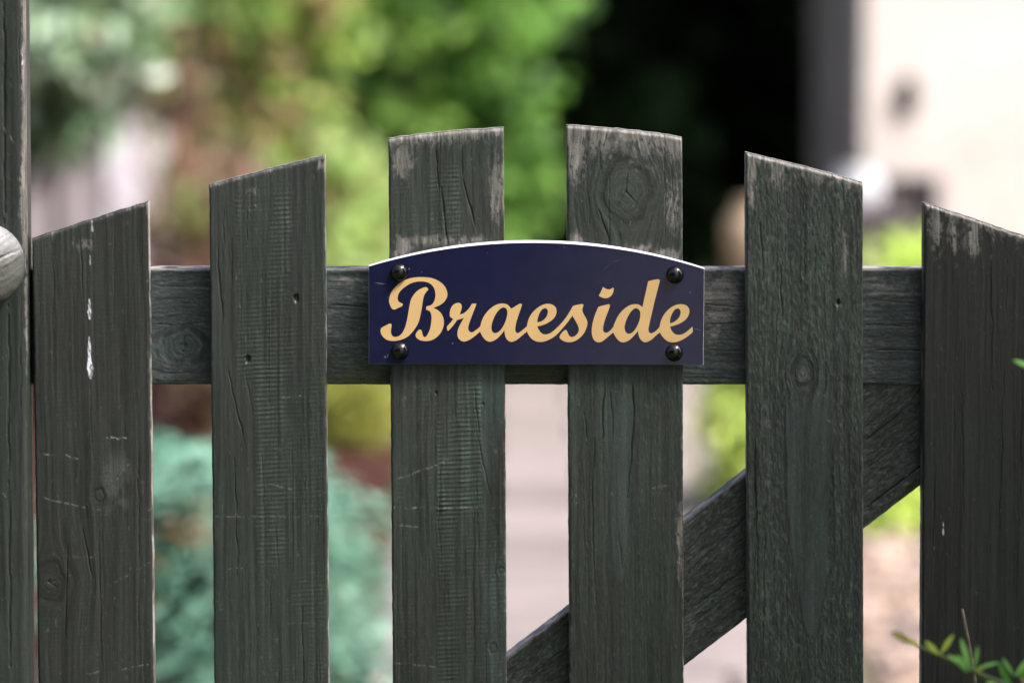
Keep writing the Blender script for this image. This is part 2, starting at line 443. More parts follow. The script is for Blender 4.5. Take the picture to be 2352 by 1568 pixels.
# ------------------------------------------------------------------ ground and big structure
V, F = [(-150,-60,0),(150,-60,0),(150,200,0),(-150,200,0)], [(0,1,2,3)]
tag(pyd('ground', V, F, M_GROUND), kind='structure')
def sheet(name, pts, z, mat):
    o = pyd(name, [(x, y, z) for x, y in pts], [tuple(range(len(pts)))], mat); return tag(o, kind='structure')
pl = lambda y: G(855, y).x
# left: bark mulch bed; right: gravel; middle: slab path
PX0, PX1 = -0.27, 0.61
sheet('soil', [(-6,0.9),(PX0-.02,0.9),(PX0-.02,9.6),(-6,9.6)], 0.004, M_MULCH)
sheet('gravel', [(PX1+.02,0.9),(6,0.9),(6,10.9),(PX1+.02,10.9)], 0.005, M_GRAVEL)
path = bpy.data.objects.new('path', None)
pathb = pyd('path', [(PX0,0.9,.008),(PX1,0.9,.008),(PX1,9.3,.008),(PX0,9.3,.008)], [(0,1,2,3)], M_JOINT); tag(pathb, kind='structure')
bpy.data.objects.remove(path); pathb.name = 'path'
rs = random.Random(3)
yy = 0.92; r_i = 0
proto = {}
while yy < 9.2:
    L = 0.44; xs = PX0+.01 + (0 if r_i % 2 == 0 else -0.0)
    widths = [0.42, 0.42] if r_i % 2 == 0 else [0.21, 0.42, 0.21]
    for wd in widths:
        key = (wd, rs.randint(0, 2))
        if key not in proto:
            b = 0.008; hx, hy = wd/2-.006, L/2-.006
            Vb = [(-hx,-hy,0),(hx,-hy,0),(hx,hy,0),(-hx,hy,0),(-hx,-hy,.024),(hx,-hy,.024),(hx,hy,.024),(-hx,hy,.024),
                  (-hx+b,-hy+b,.03),(hx-b,-hy+b,.03),(hx-b,hy-b,.03),(-hx+b,hy-b,.03)]
            Vb = [(x+rs.uniform(-.002,.002), y+rs.uniform(-.002,.002), z) for x, y, z in Vb]
            Fb = [(8,9,10,11)] + [(i,(i+1)%4,4+(i+1)%4,4+i) for i in range(4)] + [(4+i,4+(i+1)%4,8+(i+1)%4,8+i) for i in range(4)]
            me = bpy.data.meshes.new('paving_slab'); me.from_pydata(Vb, [], Fb); me.materials.append(M_SLAB); proto[key] = me
        o = link('paving_slab', proto[key], None, pathb)
        o.location = (xs+wd/2, yy+L/2, .008+rs.uniform(-.002,.003)); o.rotation_euler = (rs.uniform(-.006,.006), rs.uniform(-.006,.006), 0)
        xs += wd+.004
    yy += L+.004; r_i += 1

M_ADDED_LANE = mat_noise('added_lane_gravel', (0.20,0.19,0.18), (0.30,0.285,0.27), 5, 0.95, 0.1)
sheet('added_lane', [(.04,-32),(4,-32),(4,-3.6),(.04,-3.6)], 0.006, M_ADDED_LANE)  # unseen pale strip added to brighten the right half of the plate's reflection

# scatter helpers ----------------------------------------------------
def scatter_chunks(name, mat, n, area, zr, size, flat, cols, parent=None, label=None):
    x0, x1, y0, y1 = area
    c = np.column_stack((RNG.uniform(x0, x1, n), RNG.uniform(y0, y1, n), RNG.uniform(*zr, n)))
    octa = np.array([(1,0,0),(0,1,0),(-1,0,0),(0,-1,0),(0,0,1),(0,0,-1)], float)
    F0 = np.array([(0,1,4),(1,2,4),(2,3,4),(3,0,4),(1,0,5),(2,1,5),(3,2,5),(0,3,5)])
    sc = RNG.uniform(size[0], size[1], (n,1,1))*np.array(flat)*RNG.uniform(.6,1.3,(n,1,3))
    a = RNG.uniform(0, 2*np.pi, n); ca, sa = np.cos(a), np.sin(a)
    v = octa[None]*sc*(1+RNG.uniform(-.2,.2,(n,6,3)))
    x = v[:,:,0]*ca[:,None]-v[:,:,1]*sa[:,None]; y = v[:,:,0]*sa[:,None]+v[:,:,1]*ca[:,None]
    v = np.stack((x, y, v[:,:,2]), -1)+c[:,None,:]
    Fx = (F0[None]+6*np.arange(n)[:,None,None]).reshape(-1,3)
    cols = np.array(cols); ci = cols[RNG.integers(0, len(cols), n)]*RNG.uniform(.7,1.3,(n,1))
    o = link(name, np_mesh(name, v.reshape(-1,3), Fx, np.repeat(ci, 6, 0), False), mat, parent)
    return tag(o, label, kind='stuff')
M_CHIP = mat_leaf('chip', 0.0, 0.9, 0.2)
scatter_chunks('bark_mulch', M_CHIP, 6000, (-2.2,PX0-.03,2,9.5), (.005,.03), (.015,.035), (1,.5,.3), [(.06,.025,.02),(.035,.014,.012),(.09,.04,.03)], None, 'red brown bark mulch covering the bed left of the path')
scatter_chunks('pebbles', M_CHIP, 9000, (PX1+.03,2.6,1.2,9), (.003,.014), (.010,.032), (1,1,.6), [(.30,.22,.17),(.16,.12,.105),(.40,.31,.26),(.10,.085,.085),(.28,.23,.22)], None, 'pinkish gravel pebbles right of the paved path')

# ------------------------------------------------------------------ foliage
def leaf_mesh(name, c, dirs, size, asp, cols, fold=0.14, up=0.55):
    """rhombic folded leaves: c centres, dirs unit lengthwise vectors"""
    n = len(c)
    # leaf blades spread towards the light, with scatter
    r = RNG.normal(size=(n,3))*up+np.array((.25,-.35,.8))*(up < 1); side = np.cross(dirs, r); side /= np.linalg.norm(side, axis=1)[:,None]+1e-9
    nor = np.cross(side, dirs)
    L = size[:,None]; Wd = L*asp
    v0 = c-dirs*L*.5; v2 = c+dirs*L*.5
    v1 = c+side*Wd*.5+nor*L*fold-dirs*L*.06; v3 = c-side*Wd*.5+nor*L*fold-dirs*L*.06
    V = np.stack((v0,v1,v2,v3),1).reshape(-1,3)
    b = 4*np.arange(n)
    F = np.concatenate((np.column_stack((b,b+1,b+2)), np.column_stack((b,b+2,b+3))))
    return np_mesh(name, V, F, np.repeat(cols,4,0), False)

def pick_cols(n, cols, cl=None, var=.25):
    cols = np.array(cols, float)
    if cl is None: ci = RNG.integers(0, len(cols), n)
    else: ci = np.where(RNG.random(n) < .65, cl % len(cols), RNG.integers(0, len(cols), n))
    return cols[ci]*RNG.uniform(1-var, 1+var, (n,1))

def clump_points(n, ctr, rad, nclump, cs, hollow=.55, up=0.0):
    d = RNG.normal(size=(nclump,3)); d /= np.linalg.norm(d,axis=1)[:,None]
    rr = hollow+(1-hollow)*RNG.random(nclump)**.6
    cc = np.array(ctr)+d*np.array(rad)*rr[:,None]
    k = RNG.integers(0, nclump, n)
    p = cc[k]+RNG.normal(size=(n,3))*cs*np.array((1,1,.75))
    o = p-np.array(ctr); o /= np.linalg.norm(o,axis=1)[:,None]+1e-9
    dirs = o*.7+RNG.normal(size=(n,3))*.7+np.array((0,0,up)); dirs /= np.linalg.norm(dirs,axis=1)[:,None]
    return p, dirs, k, cc

def shrub(name, label, cat, px0, px1, top, Y, n, leaf, asp, cols, nclump=40, cs=.06, base=0.0, depth=None, mat=None,
          stem_mat=None, stems=5, up=0.0, group=None, hollow=.5, stem_r=.018):
    mat = mat or M_LEAF; stem_mat = stem_mat or M_BARK
    a, b = P(px0, 700, Y), P(px1, 700, Y); zt = P((px0+px1)/2, top, Y).z
    cx = (a.x+b.x)/2; rx = (b.x-a.x)/2; zb = base; rz = (zt-zb)/2; cz = (zt+zb)/2
    ry = depth or rx
    root = empty(name, (cx, Y, 0), label, cat, group)
    p, dirs, k, cc = clump_points(n, (0,0,cz), (rx,ry,rz), nclump, cs, hollow, up)
    ok = p[:,2] > .02
    p, dirs, k = p[ok], dirs[ok], k[ok]; m = len(p)
    me = leaf_mesh('foliage', p, dirs, leaf*RNG.uniform(.6,1.35,m), asp, pick_cols(m, cols, k))
    f = link('foliage', me, mat, root); f['kind'] = 'stuff'
    idx = np.argsort(RNG.random(len(cc)))[:stems]
    for i in idx:
        e = cc[i]; q = [(RNG.uniform(-.03,.03), RNG.uniform(-.03,.03), 0.0)]
        mid = (e[0]*.45, e[1]*.45, max(e[2]*.5, .05)); q += [mid, tuple(e)]
        Vt, Ft = tube_vf(q, [stem_r, stem_r*.75, stem_r*.35]); pyd('stem', Vt, Ft, stem_mat, root, True)
    return root

# dark evergreens closing the view behind
DK = [(.005,.010,.004),(.009,.017,.006),(.003,.006,.003)]  # near-black leaf colours carry the deep shade of the gap
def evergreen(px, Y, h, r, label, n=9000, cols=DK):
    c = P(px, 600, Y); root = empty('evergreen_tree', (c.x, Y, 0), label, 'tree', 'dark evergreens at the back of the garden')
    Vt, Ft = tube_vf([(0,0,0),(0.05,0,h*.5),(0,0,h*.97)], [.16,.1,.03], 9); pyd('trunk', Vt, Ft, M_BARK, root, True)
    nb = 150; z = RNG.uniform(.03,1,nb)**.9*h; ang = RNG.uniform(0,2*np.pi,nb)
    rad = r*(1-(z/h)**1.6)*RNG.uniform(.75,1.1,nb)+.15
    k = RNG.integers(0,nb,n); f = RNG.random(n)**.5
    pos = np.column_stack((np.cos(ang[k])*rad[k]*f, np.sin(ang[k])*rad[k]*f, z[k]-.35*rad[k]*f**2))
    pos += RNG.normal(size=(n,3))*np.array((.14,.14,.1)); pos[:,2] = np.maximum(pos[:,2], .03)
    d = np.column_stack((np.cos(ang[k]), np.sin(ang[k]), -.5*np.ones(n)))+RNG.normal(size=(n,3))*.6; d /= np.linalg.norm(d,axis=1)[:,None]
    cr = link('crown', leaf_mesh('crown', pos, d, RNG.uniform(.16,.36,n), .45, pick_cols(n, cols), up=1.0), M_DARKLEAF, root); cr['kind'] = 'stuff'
    return root
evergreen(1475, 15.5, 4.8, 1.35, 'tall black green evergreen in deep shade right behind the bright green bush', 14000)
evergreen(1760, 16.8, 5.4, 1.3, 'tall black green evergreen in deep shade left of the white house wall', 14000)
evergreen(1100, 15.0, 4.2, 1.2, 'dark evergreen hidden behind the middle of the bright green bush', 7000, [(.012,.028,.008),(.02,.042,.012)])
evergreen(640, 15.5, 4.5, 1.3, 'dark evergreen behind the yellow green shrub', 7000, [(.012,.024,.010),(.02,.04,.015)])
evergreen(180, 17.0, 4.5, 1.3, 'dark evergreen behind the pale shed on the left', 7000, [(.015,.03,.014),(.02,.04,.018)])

n = 16000  # unseen leaves behind the camera, added for plate and screw caps to reflect
p = np.column_stack((RNG.uniform(-14,.0,n), RNG.uniform(-9.6,-8,n), RNG.uniform(0,1,n)**.8*5.2))
p[:,0] += .25*np.sin(p[:,2]*2.1)*(p[:,0] > -1)
d = RNG.normal(size=(n,3)); d /= np.linalg.norm(d,axis=1)[:,None]
o = link('unseen_thicket', leaf_mesh('unseen_thicket', p, d, RNG.uniform(.25,.5,n), .6, pick_cols(n, [(.02,.04,.015),(.03,.055,.02)]), up=1.0), M_DARKLEAF)
tag(o, 'unseen dark green thicket behind the camera, added for the name plate to reflect', kind='stuff')

# ------------------------------------------------------------------ house on the right
HY = 11.0
cx = P(1986, 200, HY).x
house = empty('house', (cx, HY, 0), 'white rendered house wall with darker shade-toned side behind right end of gate', 'house')
V, F = box_vf(0, 5.5, 0, .25, 0, 3.0); pyd('wall', V, F, M_RENDER, house)
V, F = box_vf(.004, .25, .252, 2.55, 0, 3.0); o = pyd('side_wall', V, F, M_SHADEDSIDE, house); o['label'] = 'side of the house with its shade put into a darker colour'  # shaded return of the wall, its shade put into a darker material
V = [(-.05,-.08,3.002),(5.6,-.08,3.002),(5.6,2.6,3.9),(-.05,2.6,3.9),(-.05,-.08,3.10),(5.6,-.08,3.10),(5.6,2.6,4.0),(-.05,2.6,4.0)]
pyd('roof', V, [(0,3,2,1),(4,5,6,7),(0,1,5,4),(1,2,6,5),(2,3,7,6),(3,0,4,7)], M_ROOF, house)
q = P(2084, 222, HY-.02)
Vs, Fs = [], []
ring = 14
for j, (r, d) in enumerate(((.052,0),(.052,-.016),(.04,-.028),(.012,-.034))):
    for i in range(ring):
        a = 2*math.pi*i/ring; ex, ez = r*.8*math.cos(a), r*1.5*math.sin(a)
        ca, sa = math.cos(.25), math.sin(.25)
        Vs.append((q.x-cx+ex*ca-ez*sa*-1*.6, d-.001, q.z+ez*ca-ex*sa))
for j in range(3):
    for i in range(ring): Fs.append((j*ring+i, j*ring+(i+1)%ring, (j+1)*ring+(i+1)%ring, (j+1)*ring+i))
Fs.append(tuple(3*ring+i for i in range(ring)))
pyd('wall_fitting', Vs, Fs, M_BLACKMETAL, house, True)  # dark oval fitting on the wall, use unknown

# dark planter, white pot and mauve flowers in front of the wall
a, b = P(1995, 408, HY-.35), P(2146, 408, HY-.35)
pln = empty('planter', ((a.x+b.x)/2, HY-.35, 0), 'dark slate coloured box planter standing against the white house wall', 'planter')
wx = (b.x-a.x)/2
V, F = box_vf(-wx, wx, -wx, wx, 0, a.z-.03); pyd('body', V, F, M_SLATE, pln)
V, F = box_vf(-wx-.01, wx+.01, -wx-.01, wx+.01, a.z-.028, a.z); pyd('rim', V, F, M_SLATE, pln)
c = P(1968, 450, HY-.7)
pot = empty('white_pot', (c.x, c.y, 0), 'round white glazed pot on a slim stand in front of dark planter', 'pot')
rp = .095
lathe('pot_body', [(.045,c.z-.09),(.075,c.z-.06),(rp,c.z-.01),(.09,c.z+.045),(.07,c.z+.08),(.075,c.z+.095),(.055,c.z+.09)], M_GLAZE, pot)
lathe('stand', [(.09,0.0),(.085,.02),(.035,.05),(.03,c.z-.14),(.06,c.z-.1)], M_SLATE, pot)
shrub('flower_clump', 'mauve flowering clump below the white pot at the house wall', 'flowers', 1990, 2075, 470, HY-1.0, 900, .035, .8,
      [(.26,.2,.27),(.16,.12,.17),(.05,.06,.035)], 24, .03, .2, mat=M_MAUVE, stems=4, stem_r=.006)
a, b = P(2240, 330, HY-.06), P(2330, 590, HY-.3)
cane = empty('garden_cane', (b.x, b.y, 0), 'thin pale garden cane leaning on the white house wall', 'cane')
Vt, Ft = tube_vf([(b.x-b.x+.12, .0, 0),(0,0,b.z),(a.x-b.x, a.y-b.y, a.z)], [.008,.008,.007]); pyd('cane_pole', Vt, Ft, M_CLAY, cane, True)

# clay urn glimpsed left of the fifth picket
c = P(1735, 535, 9.0)
urn = empty('clay_urn', (c.x, 9.0, 0), 'round beige clay urn peeking out left of the fifth gate picket', 'urn')
lathe('urn_body', [(.05,c.z-.13),(.085,c.z-.09),(.098,c.z-.02),(.094,c.z+.04),(.06,c.z+.085),(.07,c.z+.1),(.05,c.z+.095)], M_CLAY, urn)
lathe('pedestal', [(.09,0.0),(.09,.03),(.06,.05),(.05,c.z-.16),(.07,c.z-.13)], M_CLAY, urn)

# ------------------------------------------------------------------ shed at the left
SY = 10.5
xr = P(318, 400, SY).x; xl = P(-120, 400, SY).x
SY = 10.5
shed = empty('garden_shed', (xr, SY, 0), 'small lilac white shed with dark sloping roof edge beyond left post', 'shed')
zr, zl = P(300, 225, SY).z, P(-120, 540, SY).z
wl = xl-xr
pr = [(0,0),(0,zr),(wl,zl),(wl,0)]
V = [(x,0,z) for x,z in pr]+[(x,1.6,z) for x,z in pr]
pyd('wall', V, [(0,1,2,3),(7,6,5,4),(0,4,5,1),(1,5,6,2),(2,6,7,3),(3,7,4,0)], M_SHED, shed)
sl = (zr-zl)/(-wl)
V, F = box_vf(-.105, .004, -.02, -.002, 0, zr-.085); pyd('lit_strip', V, F, M_LITSTRIP, shed)  # strip added in brighter white, standing in for the lit face
def rz(x): return zr+.004+sl*x
e0, e1 = wl-.08, .03
V = [(e0,-.07,rz(e0)),(e1,-.07,rz(e1)),(e1,1.7,rz(e1)),(e0,1.7,rz(e0))]
V += [(x,y,z+.085) for x,y,z in V]
pyd('roof', V, [(0,3,2,1),(4,5,6,7),(0,1,5,4),(1,2,6,5),(2,3,7,6),(3,0,4,7)], M_ROOF, shed)

# ------------------------------------------------------------------ shrubs of the garden
shrub('variegated_shrub', 'shrub with pale grey green leaves at upper left beside the post', 'shrub', -60, 345, -330, 6.6, 2400, .095, .42,
      [(0.25, 0.33, 0.25), (0.38, 0.44, 0.39), (0.15, 0.23, 0.12), (0.07, 0.13, 0.055), (0.25, 0.24, 0.17)], 46, .06, .88, .28, stems=1)
shrub('golden_shrub', 'tall yellow green shrub between the left pickets and the bright green bush', 'shrub', 400, 790, -420, 8.2, 3600, .075, .6,
      [(0.19, 0.28, 0.055), (0.25, 0.33, 0.09), (0.11, 0.18, 0.04), (0.07, 0.12, 0.03), (0.17, 0.12, 0.06)], 80, .06, .25, .35, stems=7, stem_mat=M_REDBARK)
shrub('russet_shrub', 'russet brown half dead shrub above the left rail', 'shrub', 335, 560, 150, 7.4, 1500, .06, .5,
      [(0.12, 0.075, 0.055), (0.07, 0.042, 0.032), (0.14, 0.17, 0.055), (0.17, 0.11, 0.085)], 36, .05, .0, .22, stems=16, stem_mat=M_REDBARK, stem_r=.024, up=.5)
shrub('green_bush', 'large bright green leafy bush behind the middle of the gate', 'bush', 770, 1195, -450, 9.2, 5200, .115, .6,
      [(0.07, 0.16, 0.025), (0.1, 0.215, 0.038), (0.038, 0.095, 0.017), (0.15, 0.26, 0.055), (0.018, 0.05, 0.009)], 75, .075, .0, .5, stems=7)
shrub('low_yellow_shrub', 'light yellow green bushy shrub left of the middle pickets below the green bush', 'shrub', 690, 900, 300, 8.0, 1500, .07, .6,
      [(0.24, 0.33, 0.11), (0.29, 0.37, 0.15), (0.14, 0.22, 0.06), (0.2, 0.16, 0.08)], 40, .05, .0, .22, stems=5)
shrub('olive_shrub', 'small olive yellow plant under the rail left of the name plate', 'plant', 700, 880, 860, 7.2, 1200, .04, .5,
      [(0.19, 0.215, 0.035), (0.235, 0.255, 0.055), (0.11, 0.11, 0.03)], 24, .035, .0, .14, stems=4, stem_r=.008)
shrub('lime_shrub', 'low lime green shrub seen between fourth and fifth pickets', 'shrub', 1635, 1880, 700, 5.7, 3200, .04, .55,
      [(0.41, 0.49, 0.12), (0.5, 0.55, 0.18), (0.25, 0.35, 0.07), (0.14, 0.2, 0.05)], 44, .04, .0, .2, stems=6, group='lime green shrubs by the gravel', stem_r=.01)
shrub('lime_shrub', 'taller lime green shrub between fifth and last pickets above brown stems', 'shrub', 1925, 2250, 545, 5.6, 4800, .04, .55,
      [(0.38, 0.48, 0.11), (0.46, 0.53, 0.17), (0.24, 0.34, 0.065), (0.13, 0.19, 0.045)], 56, .045, -.12, .22, stems=12, group='lime green shrubs by the gravel', stem_r=.016)

# blue green juniper: drooping sprays of needles
def juniper():
    Y = 2.6; a, b = P(0, 1000, Y), P(950, 1000, Y); zt = P(500, 1015, Y).z
    cx = (a.x+b.x)/2; R = (b.x-a.x)/2
    root = empty('blue_juniper', (cx, Y, 0), 'blue green juniper with drooping sprays seen low between the left pickets', 'conifer')
    Vt, Ft = tube_vf([(0,0,0),(.01,0,zt*.45),(0,0,zt*.85)], [.03,.02,.008]); pyd('trunk', Vt, Ft, M_BARK, root, True)
    P_, D_, S_, C_ = [], [], [], []
    for i in range(330):
        z0 = zt*(.10+.86*RNG.random()**.8); an = RNG.uniform(0,2*np.pi); L = R*RNG.uniform(.55,1.05)*(1.12-.42*(z0/zt)**2)
        dv = np.array((math.cos(an), math.sin(an), 0)); m = 60
        f = np.linspace(.15,1,m)
        pts = dv[None]*(L*f)[:,None]; z = z0+.16*L*np.sin(f*2.2)*1.2-.25*L*f**2.2
        pts = np.column_stack((pts[:,0], pts[:,1], np.maximum(z,.015)))
        pts += RNG.normal(size=(m,3))*np.array((.012,.012,.009))*(.5+f[:,None])
        side = np.cross(dv,(0,0,1)); dd = dv[None]*.8+side[None]*RNG.normal(size=(m,1))*.7+np.array((0,0,-.25))+RNG.normal(size=(m,3))*.25
        dd /= np.linalg.norm(dd,axis=1)[:,None]
        base = np.array([(.098,.21,.157),(.145,.265,.21),(.04,.105,.072),(.18,.29,.238)])[RNG.integers(0,4)]
        if RNG.random() < .03: base = np.array((.22,.11,.05))
        P_.append(pts); D_.append(dd); S_.append(RNG.uniform(.018,.036,m)); C_.append(np.repeat(base[None],m,0)*RNG.uniform(.7,1.3,(m,1)))
    me = leaf_mesh('foliage', np.concatenate(P_), np.concatenate(D_), np.concatenate(S_), .3, np.concatenate(C_))
    o = link('foliage', me, M_LEAF, root); o['kind'] = 'stuff'
juniper()

# ------------------------------------------------------------------ the gate
g0 = P(1176, 784, 0)
gate = empty('garden_gate', (0, 0, 0), 'weathered dark green grey picket gate with arched top and diagonal brace', 'gate')
PK = [   # TL, TR, BL  in photo pixels
    ((73,548),(339,463),(88,1568)),
    ((480,424),(745,357),(492,1568)),
    ((892,318),(1157,294),(902,1568)),
    ((1301,288),(1567,315),(1308,1568)),
    ((1713,350),(1982,418),(1718,1568)),
    ((2123,465),(2392,556),(2117,1568)),
]
SPEC = [
    dict(seed=101, ncr=12, tint=(.80,.77,.75), wear_top=.35, wear_len=6, side_pale=(.3,1.0), end_pale=1.0,  # tint: brownish wood, also darkened in place of shade that falls short
         knots=[(228,1137,3.2),(112,1335,10)], star=((10,.8),(-35,.9)),
         ribs=[(80,345,560,1568,.03)],
         cracks=[(183,540,192,690,.4,.8),(155,1230,150,1480,.45,.8),(190,1210,212,1330,.45,.8),(228,1200,233,1560,.4,.7),(205,870,215,1060,.35,.5),(120,560,122,900,.3,.4),(260,520,262,760,.3,.4)],
         drops=[(211,518,10,1.5,.45),(207,597,8,1.4,.5),(206,709,17,2.4,.95),(206,820,34,3.4,1.0)],
         scratch=[(100,1042,120,1043,.9),(148,1043,178,1054,1),(245,1003,290,1006,1),(255,1000,272,1008,1),(92,1142,230,1172,.55),(262,1105,300,1060,.5),(140,1275,215,1280,.45),(250,1345,345,1290,.35),(275,1537,340,1525,.6),(200,1545,225,1542,.5),(340,1170,345,1168,.9)],
         stain=[(235,1040,300,1170,.35,(.09,.10,.095))], wear_light_at=[(190,560,9,7,.5),(345,480,3,12,.7)]),
    dict(seed=102, ncr=10, tint=(.90,.97,.93), wear_top=.42, wear_len=5, side_pale=(.3,1.0), end_pale=1.25,
         ribs=[(540,672,430,870,.15),(672,745,430,870,.05),(585,652,850,1300,.16),(650,748,860,1568,.08),(490,640,1300,1568,.03)],
         cracks=[(500,560,512,740,.5,.9),(513,480,516,560,.4,.6),(525,850,562,1020,.5,.8),(540,1050,545,1330,.45,.8),(600,1010,604,1180,.3,.5),(567,480,566,560,.3,.7),(560,840,580,950,.3,.5)],
         holes=[(680,685,2.4),(569,824,2.3)], wear_light_at=[(735,380,5,8,.5),(580,440,10,5,.35)],
         scratch=[(622,1112,670,1123,.6),(495,1185,745,1186,.35),(650,912,690,908,.6),(570,475,580,488,.8),(585,470,600,482,.7),(520,1308,560,1300,.7),(660,1430,740,1432,.3)]),
    dict(seed=103, ncr=6, tint=(1.03,1.1,1.04), wear_top=.85, wear_len=8, side_pale=(.4,.7), end_pale=1.5, wear_edge=.4,
         ribs=[(975,1055,380,560,.17),(900,975,400,560,.05),(1003,1105,870,1180,.21),(1003,1085,1150,1568,.19),(905,1000,870,1568,.05),(1070,1160,1180,1568,.08)],
         tongues=[(1135,1300,1620,9),(1125,800,1120,11)],
         cracks=[(1003,345,1010,440,.5,.8),(1012,430,1028,560,.75,1.2),(1062,325,1063,410,.45,.8),(1063,410,1090,520,.5,.9),(1092,990,1130,1140,.4,.7),(1090,880,1100,1010,.4,.6)],
         holes=[(1110,928,.9),(1001,902,.8)], knots=[(1152,1310,2.0),(1133,1487,2.6)],
         wear_light_at=[(925,370,9,16,.75),(1140,440,7,30,.62),(925,570,9,11,.72),(1010,553,30,6,.5),(1085,551,22,5,.45),(1160,420,4,40,.55)],
         scratch=[(915,1100,1000,1068,.6),(1000,1068,1030,1056,.8),(905,1165,960,1166,.8),(905,1166,1150,1165,.45),(915,1205,960,1210,.5),(900,1520,1010,1532,.55)]),
    dict(seed=104, ncr=8, tint=(.98,1.06,1.0), wear_top=.72, wear_len=22, side_pale=(.45,.8), end_pale=1.6, wear_edge=.45, rough=.22,
         knots=[(1437,440,15.5)], tongues=[(1420,930,1340,10.5)],
         star=((84,1.15),(-48,.95),(-122,.9)),
         cracks=[(1375,330,1382,400,.35,.5),(1375,480,1402,560,.55,.9),(1345,360,1355,520,.35,.5),(1540,350,1552,540,.35,.5),(1387,870,1383,1010,.6,1.1),(1365,1000,1362,1080,.5,.8),(1360,1080,1366,1400,.45,.8),(1452,880,1455,960,.5,1.0),(1455,960,1440,1150,.5,1.0),(1400,890,1408,1000,.4,.6),(1340,940,1350,1010,.4,.8)],
         wear_light_at=[(1320,340,10,30,.7),(1325,553,8,9,.6),(1530,588,16,7,.66),(1460,572,18,5,.5),(1545,470,8,30,.5),(1530,330,12,14,.55),(1562,1240,3,40,.6)],
         scratch=[(1322,1137,1326,1155,1),(1405,1130,1410,1140,1),(1475,1125,1560,1110,.5),(1490,1190,1565,1190,.3)]),
    dict(seed=105, ncr=7, tint=(.92,1.04,.98), wear_top=.62, wear_len=11, side_pale=(.35,.3), end_pale=1.7, wear_edge=.3, rough=.62,
         knots=[(1843,858,7)], tongues=[(1858,930,1465,19)],
         holes=[(1925,695,1.8)],
         cracks=[(1735,1000,1740,1400,.5,.8),(1790,600,1796,740,.5,.8),(1745,500,1752,640,.4,.6)],
         wear_light_at=[(1725,400,5,30,.75),(1790,400,12,16,.45),(1940,580,3,25,.6),(1700,500,4,60,.4)],
         scratch=[(1860,545,1900,540,.4),(1900,960,1910,970,.5)]),
    dict(seed=106, ncr=10, tint=(.52,.50,.48), wear_top=.55, wear_len=12, side_pale=(.5,.3), end_pale=1.2, rough=.1,  # tint deepens the shade on this picket through its colour
         knots=[(2310,500,8)], star=(),
         wear_light_at=[(2150,520,7,24,.6),(2190,540,6,20,.5),(2235,540,7,20,.6)],
         drops=[(2166,1212,11,.9,.75)], cracks=[(2275,600,2280,900,.4,.6)]),
]
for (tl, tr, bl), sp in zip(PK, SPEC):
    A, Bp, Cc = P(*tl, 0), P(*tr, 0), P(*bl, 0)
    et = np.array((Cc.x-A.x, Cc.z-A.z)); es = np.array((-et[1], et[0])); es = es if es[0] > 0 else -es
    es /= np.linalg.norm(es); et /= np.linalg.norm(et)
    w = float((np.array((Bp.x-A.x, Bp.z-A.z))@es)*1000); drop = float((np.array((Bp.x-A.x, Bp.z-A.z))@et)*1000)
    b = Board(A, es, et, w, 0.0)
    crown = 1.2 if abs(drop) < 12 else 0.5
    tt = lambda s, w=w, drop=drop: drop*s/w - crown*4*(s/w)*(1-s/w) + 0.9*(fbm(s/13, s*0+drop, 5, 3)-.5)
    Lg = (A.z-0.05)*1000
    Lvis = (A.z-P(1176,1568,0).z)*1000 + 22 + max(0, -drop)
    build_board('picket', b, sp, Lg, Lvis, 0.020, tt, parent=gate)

# rails and brace sit behind the pickets
RY = 0.0208
def horiz(name, x0, x1, ytop, ybot, sp, parent, dense=True):
    A = P(x0, ytop, RY); B2 = P(x1, ytop, RY); C2 = P(x0, ybot, RY)
    b = Board(A, (0,-1), (1,0), (A.z-C2.z)*1000, RY)
    L = (B2.x-A.x)*1000
    return build_board(name, b, sp, L, L-1 if dense else 1, 0.034, None, 0.7 if dense else 20, 0.9, parent)
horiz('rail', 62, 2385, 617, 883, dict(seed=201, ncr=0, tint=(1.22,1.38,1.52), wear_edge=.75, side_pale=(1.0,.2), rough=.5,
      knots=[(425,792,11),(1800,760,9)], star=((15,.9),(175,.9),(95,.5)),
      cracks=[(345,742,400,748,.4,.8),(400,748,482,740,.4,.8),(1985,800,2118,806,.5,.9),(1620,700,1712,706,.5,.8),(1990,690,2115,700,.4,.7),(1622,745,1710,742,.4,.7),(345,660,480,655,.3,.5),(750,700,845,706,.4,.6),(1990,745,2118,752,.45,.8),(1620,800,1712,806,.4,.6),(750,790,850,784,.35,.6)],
      wear_light_at=[(1655,680,26,18,.62),(1640,740,30,10,.5),(2050,660,14,30,.4),(800,650,10,18,.4)],
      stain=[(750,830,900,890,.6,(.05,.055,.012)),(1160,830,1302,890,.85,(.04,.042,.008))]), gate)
lr = P(1176, 784, RY)
V, F = box_vf(P(62,700,RY).x, P(2385,700,RY).x, RY, RY+.034, .17, .26); 
me = bpy.data.meshes.new('rail'); me.from_pydata(V, [], F)
at = me.attributes.new('Col','FLOAT_COLOR','POINT'); at.data.foreach_set('color', [.033,.038,.034,1]*8)
o = link('rail', me, M_WOOD, gate)
# diagonal brace between the rails, butting under the top rail
A = P(2050, 838, RY+.003); E = P(1165, 1508, RY+.003)
A = P(1985, 880, RY+.003)
et = np.array((E.x-A.x, E.z-A.z)); et /= np.linalg.norm(et); es = np.array((-et[1]*-1, et[0]*-1)); es = es if es[1] < 0 else -es
A2 = np.array((A.x, A.z)) - et*0.075
b = Board(Vector((A2[0], 0, A2[1])), es, et, 0.0, RY+.003)
s_low, _ = b.loc(1714, 1420); b.w = s_low
Lb = (A2[1]-0.25)/-et[1]*1000
_, tvis = b.loc(1150, 1660)
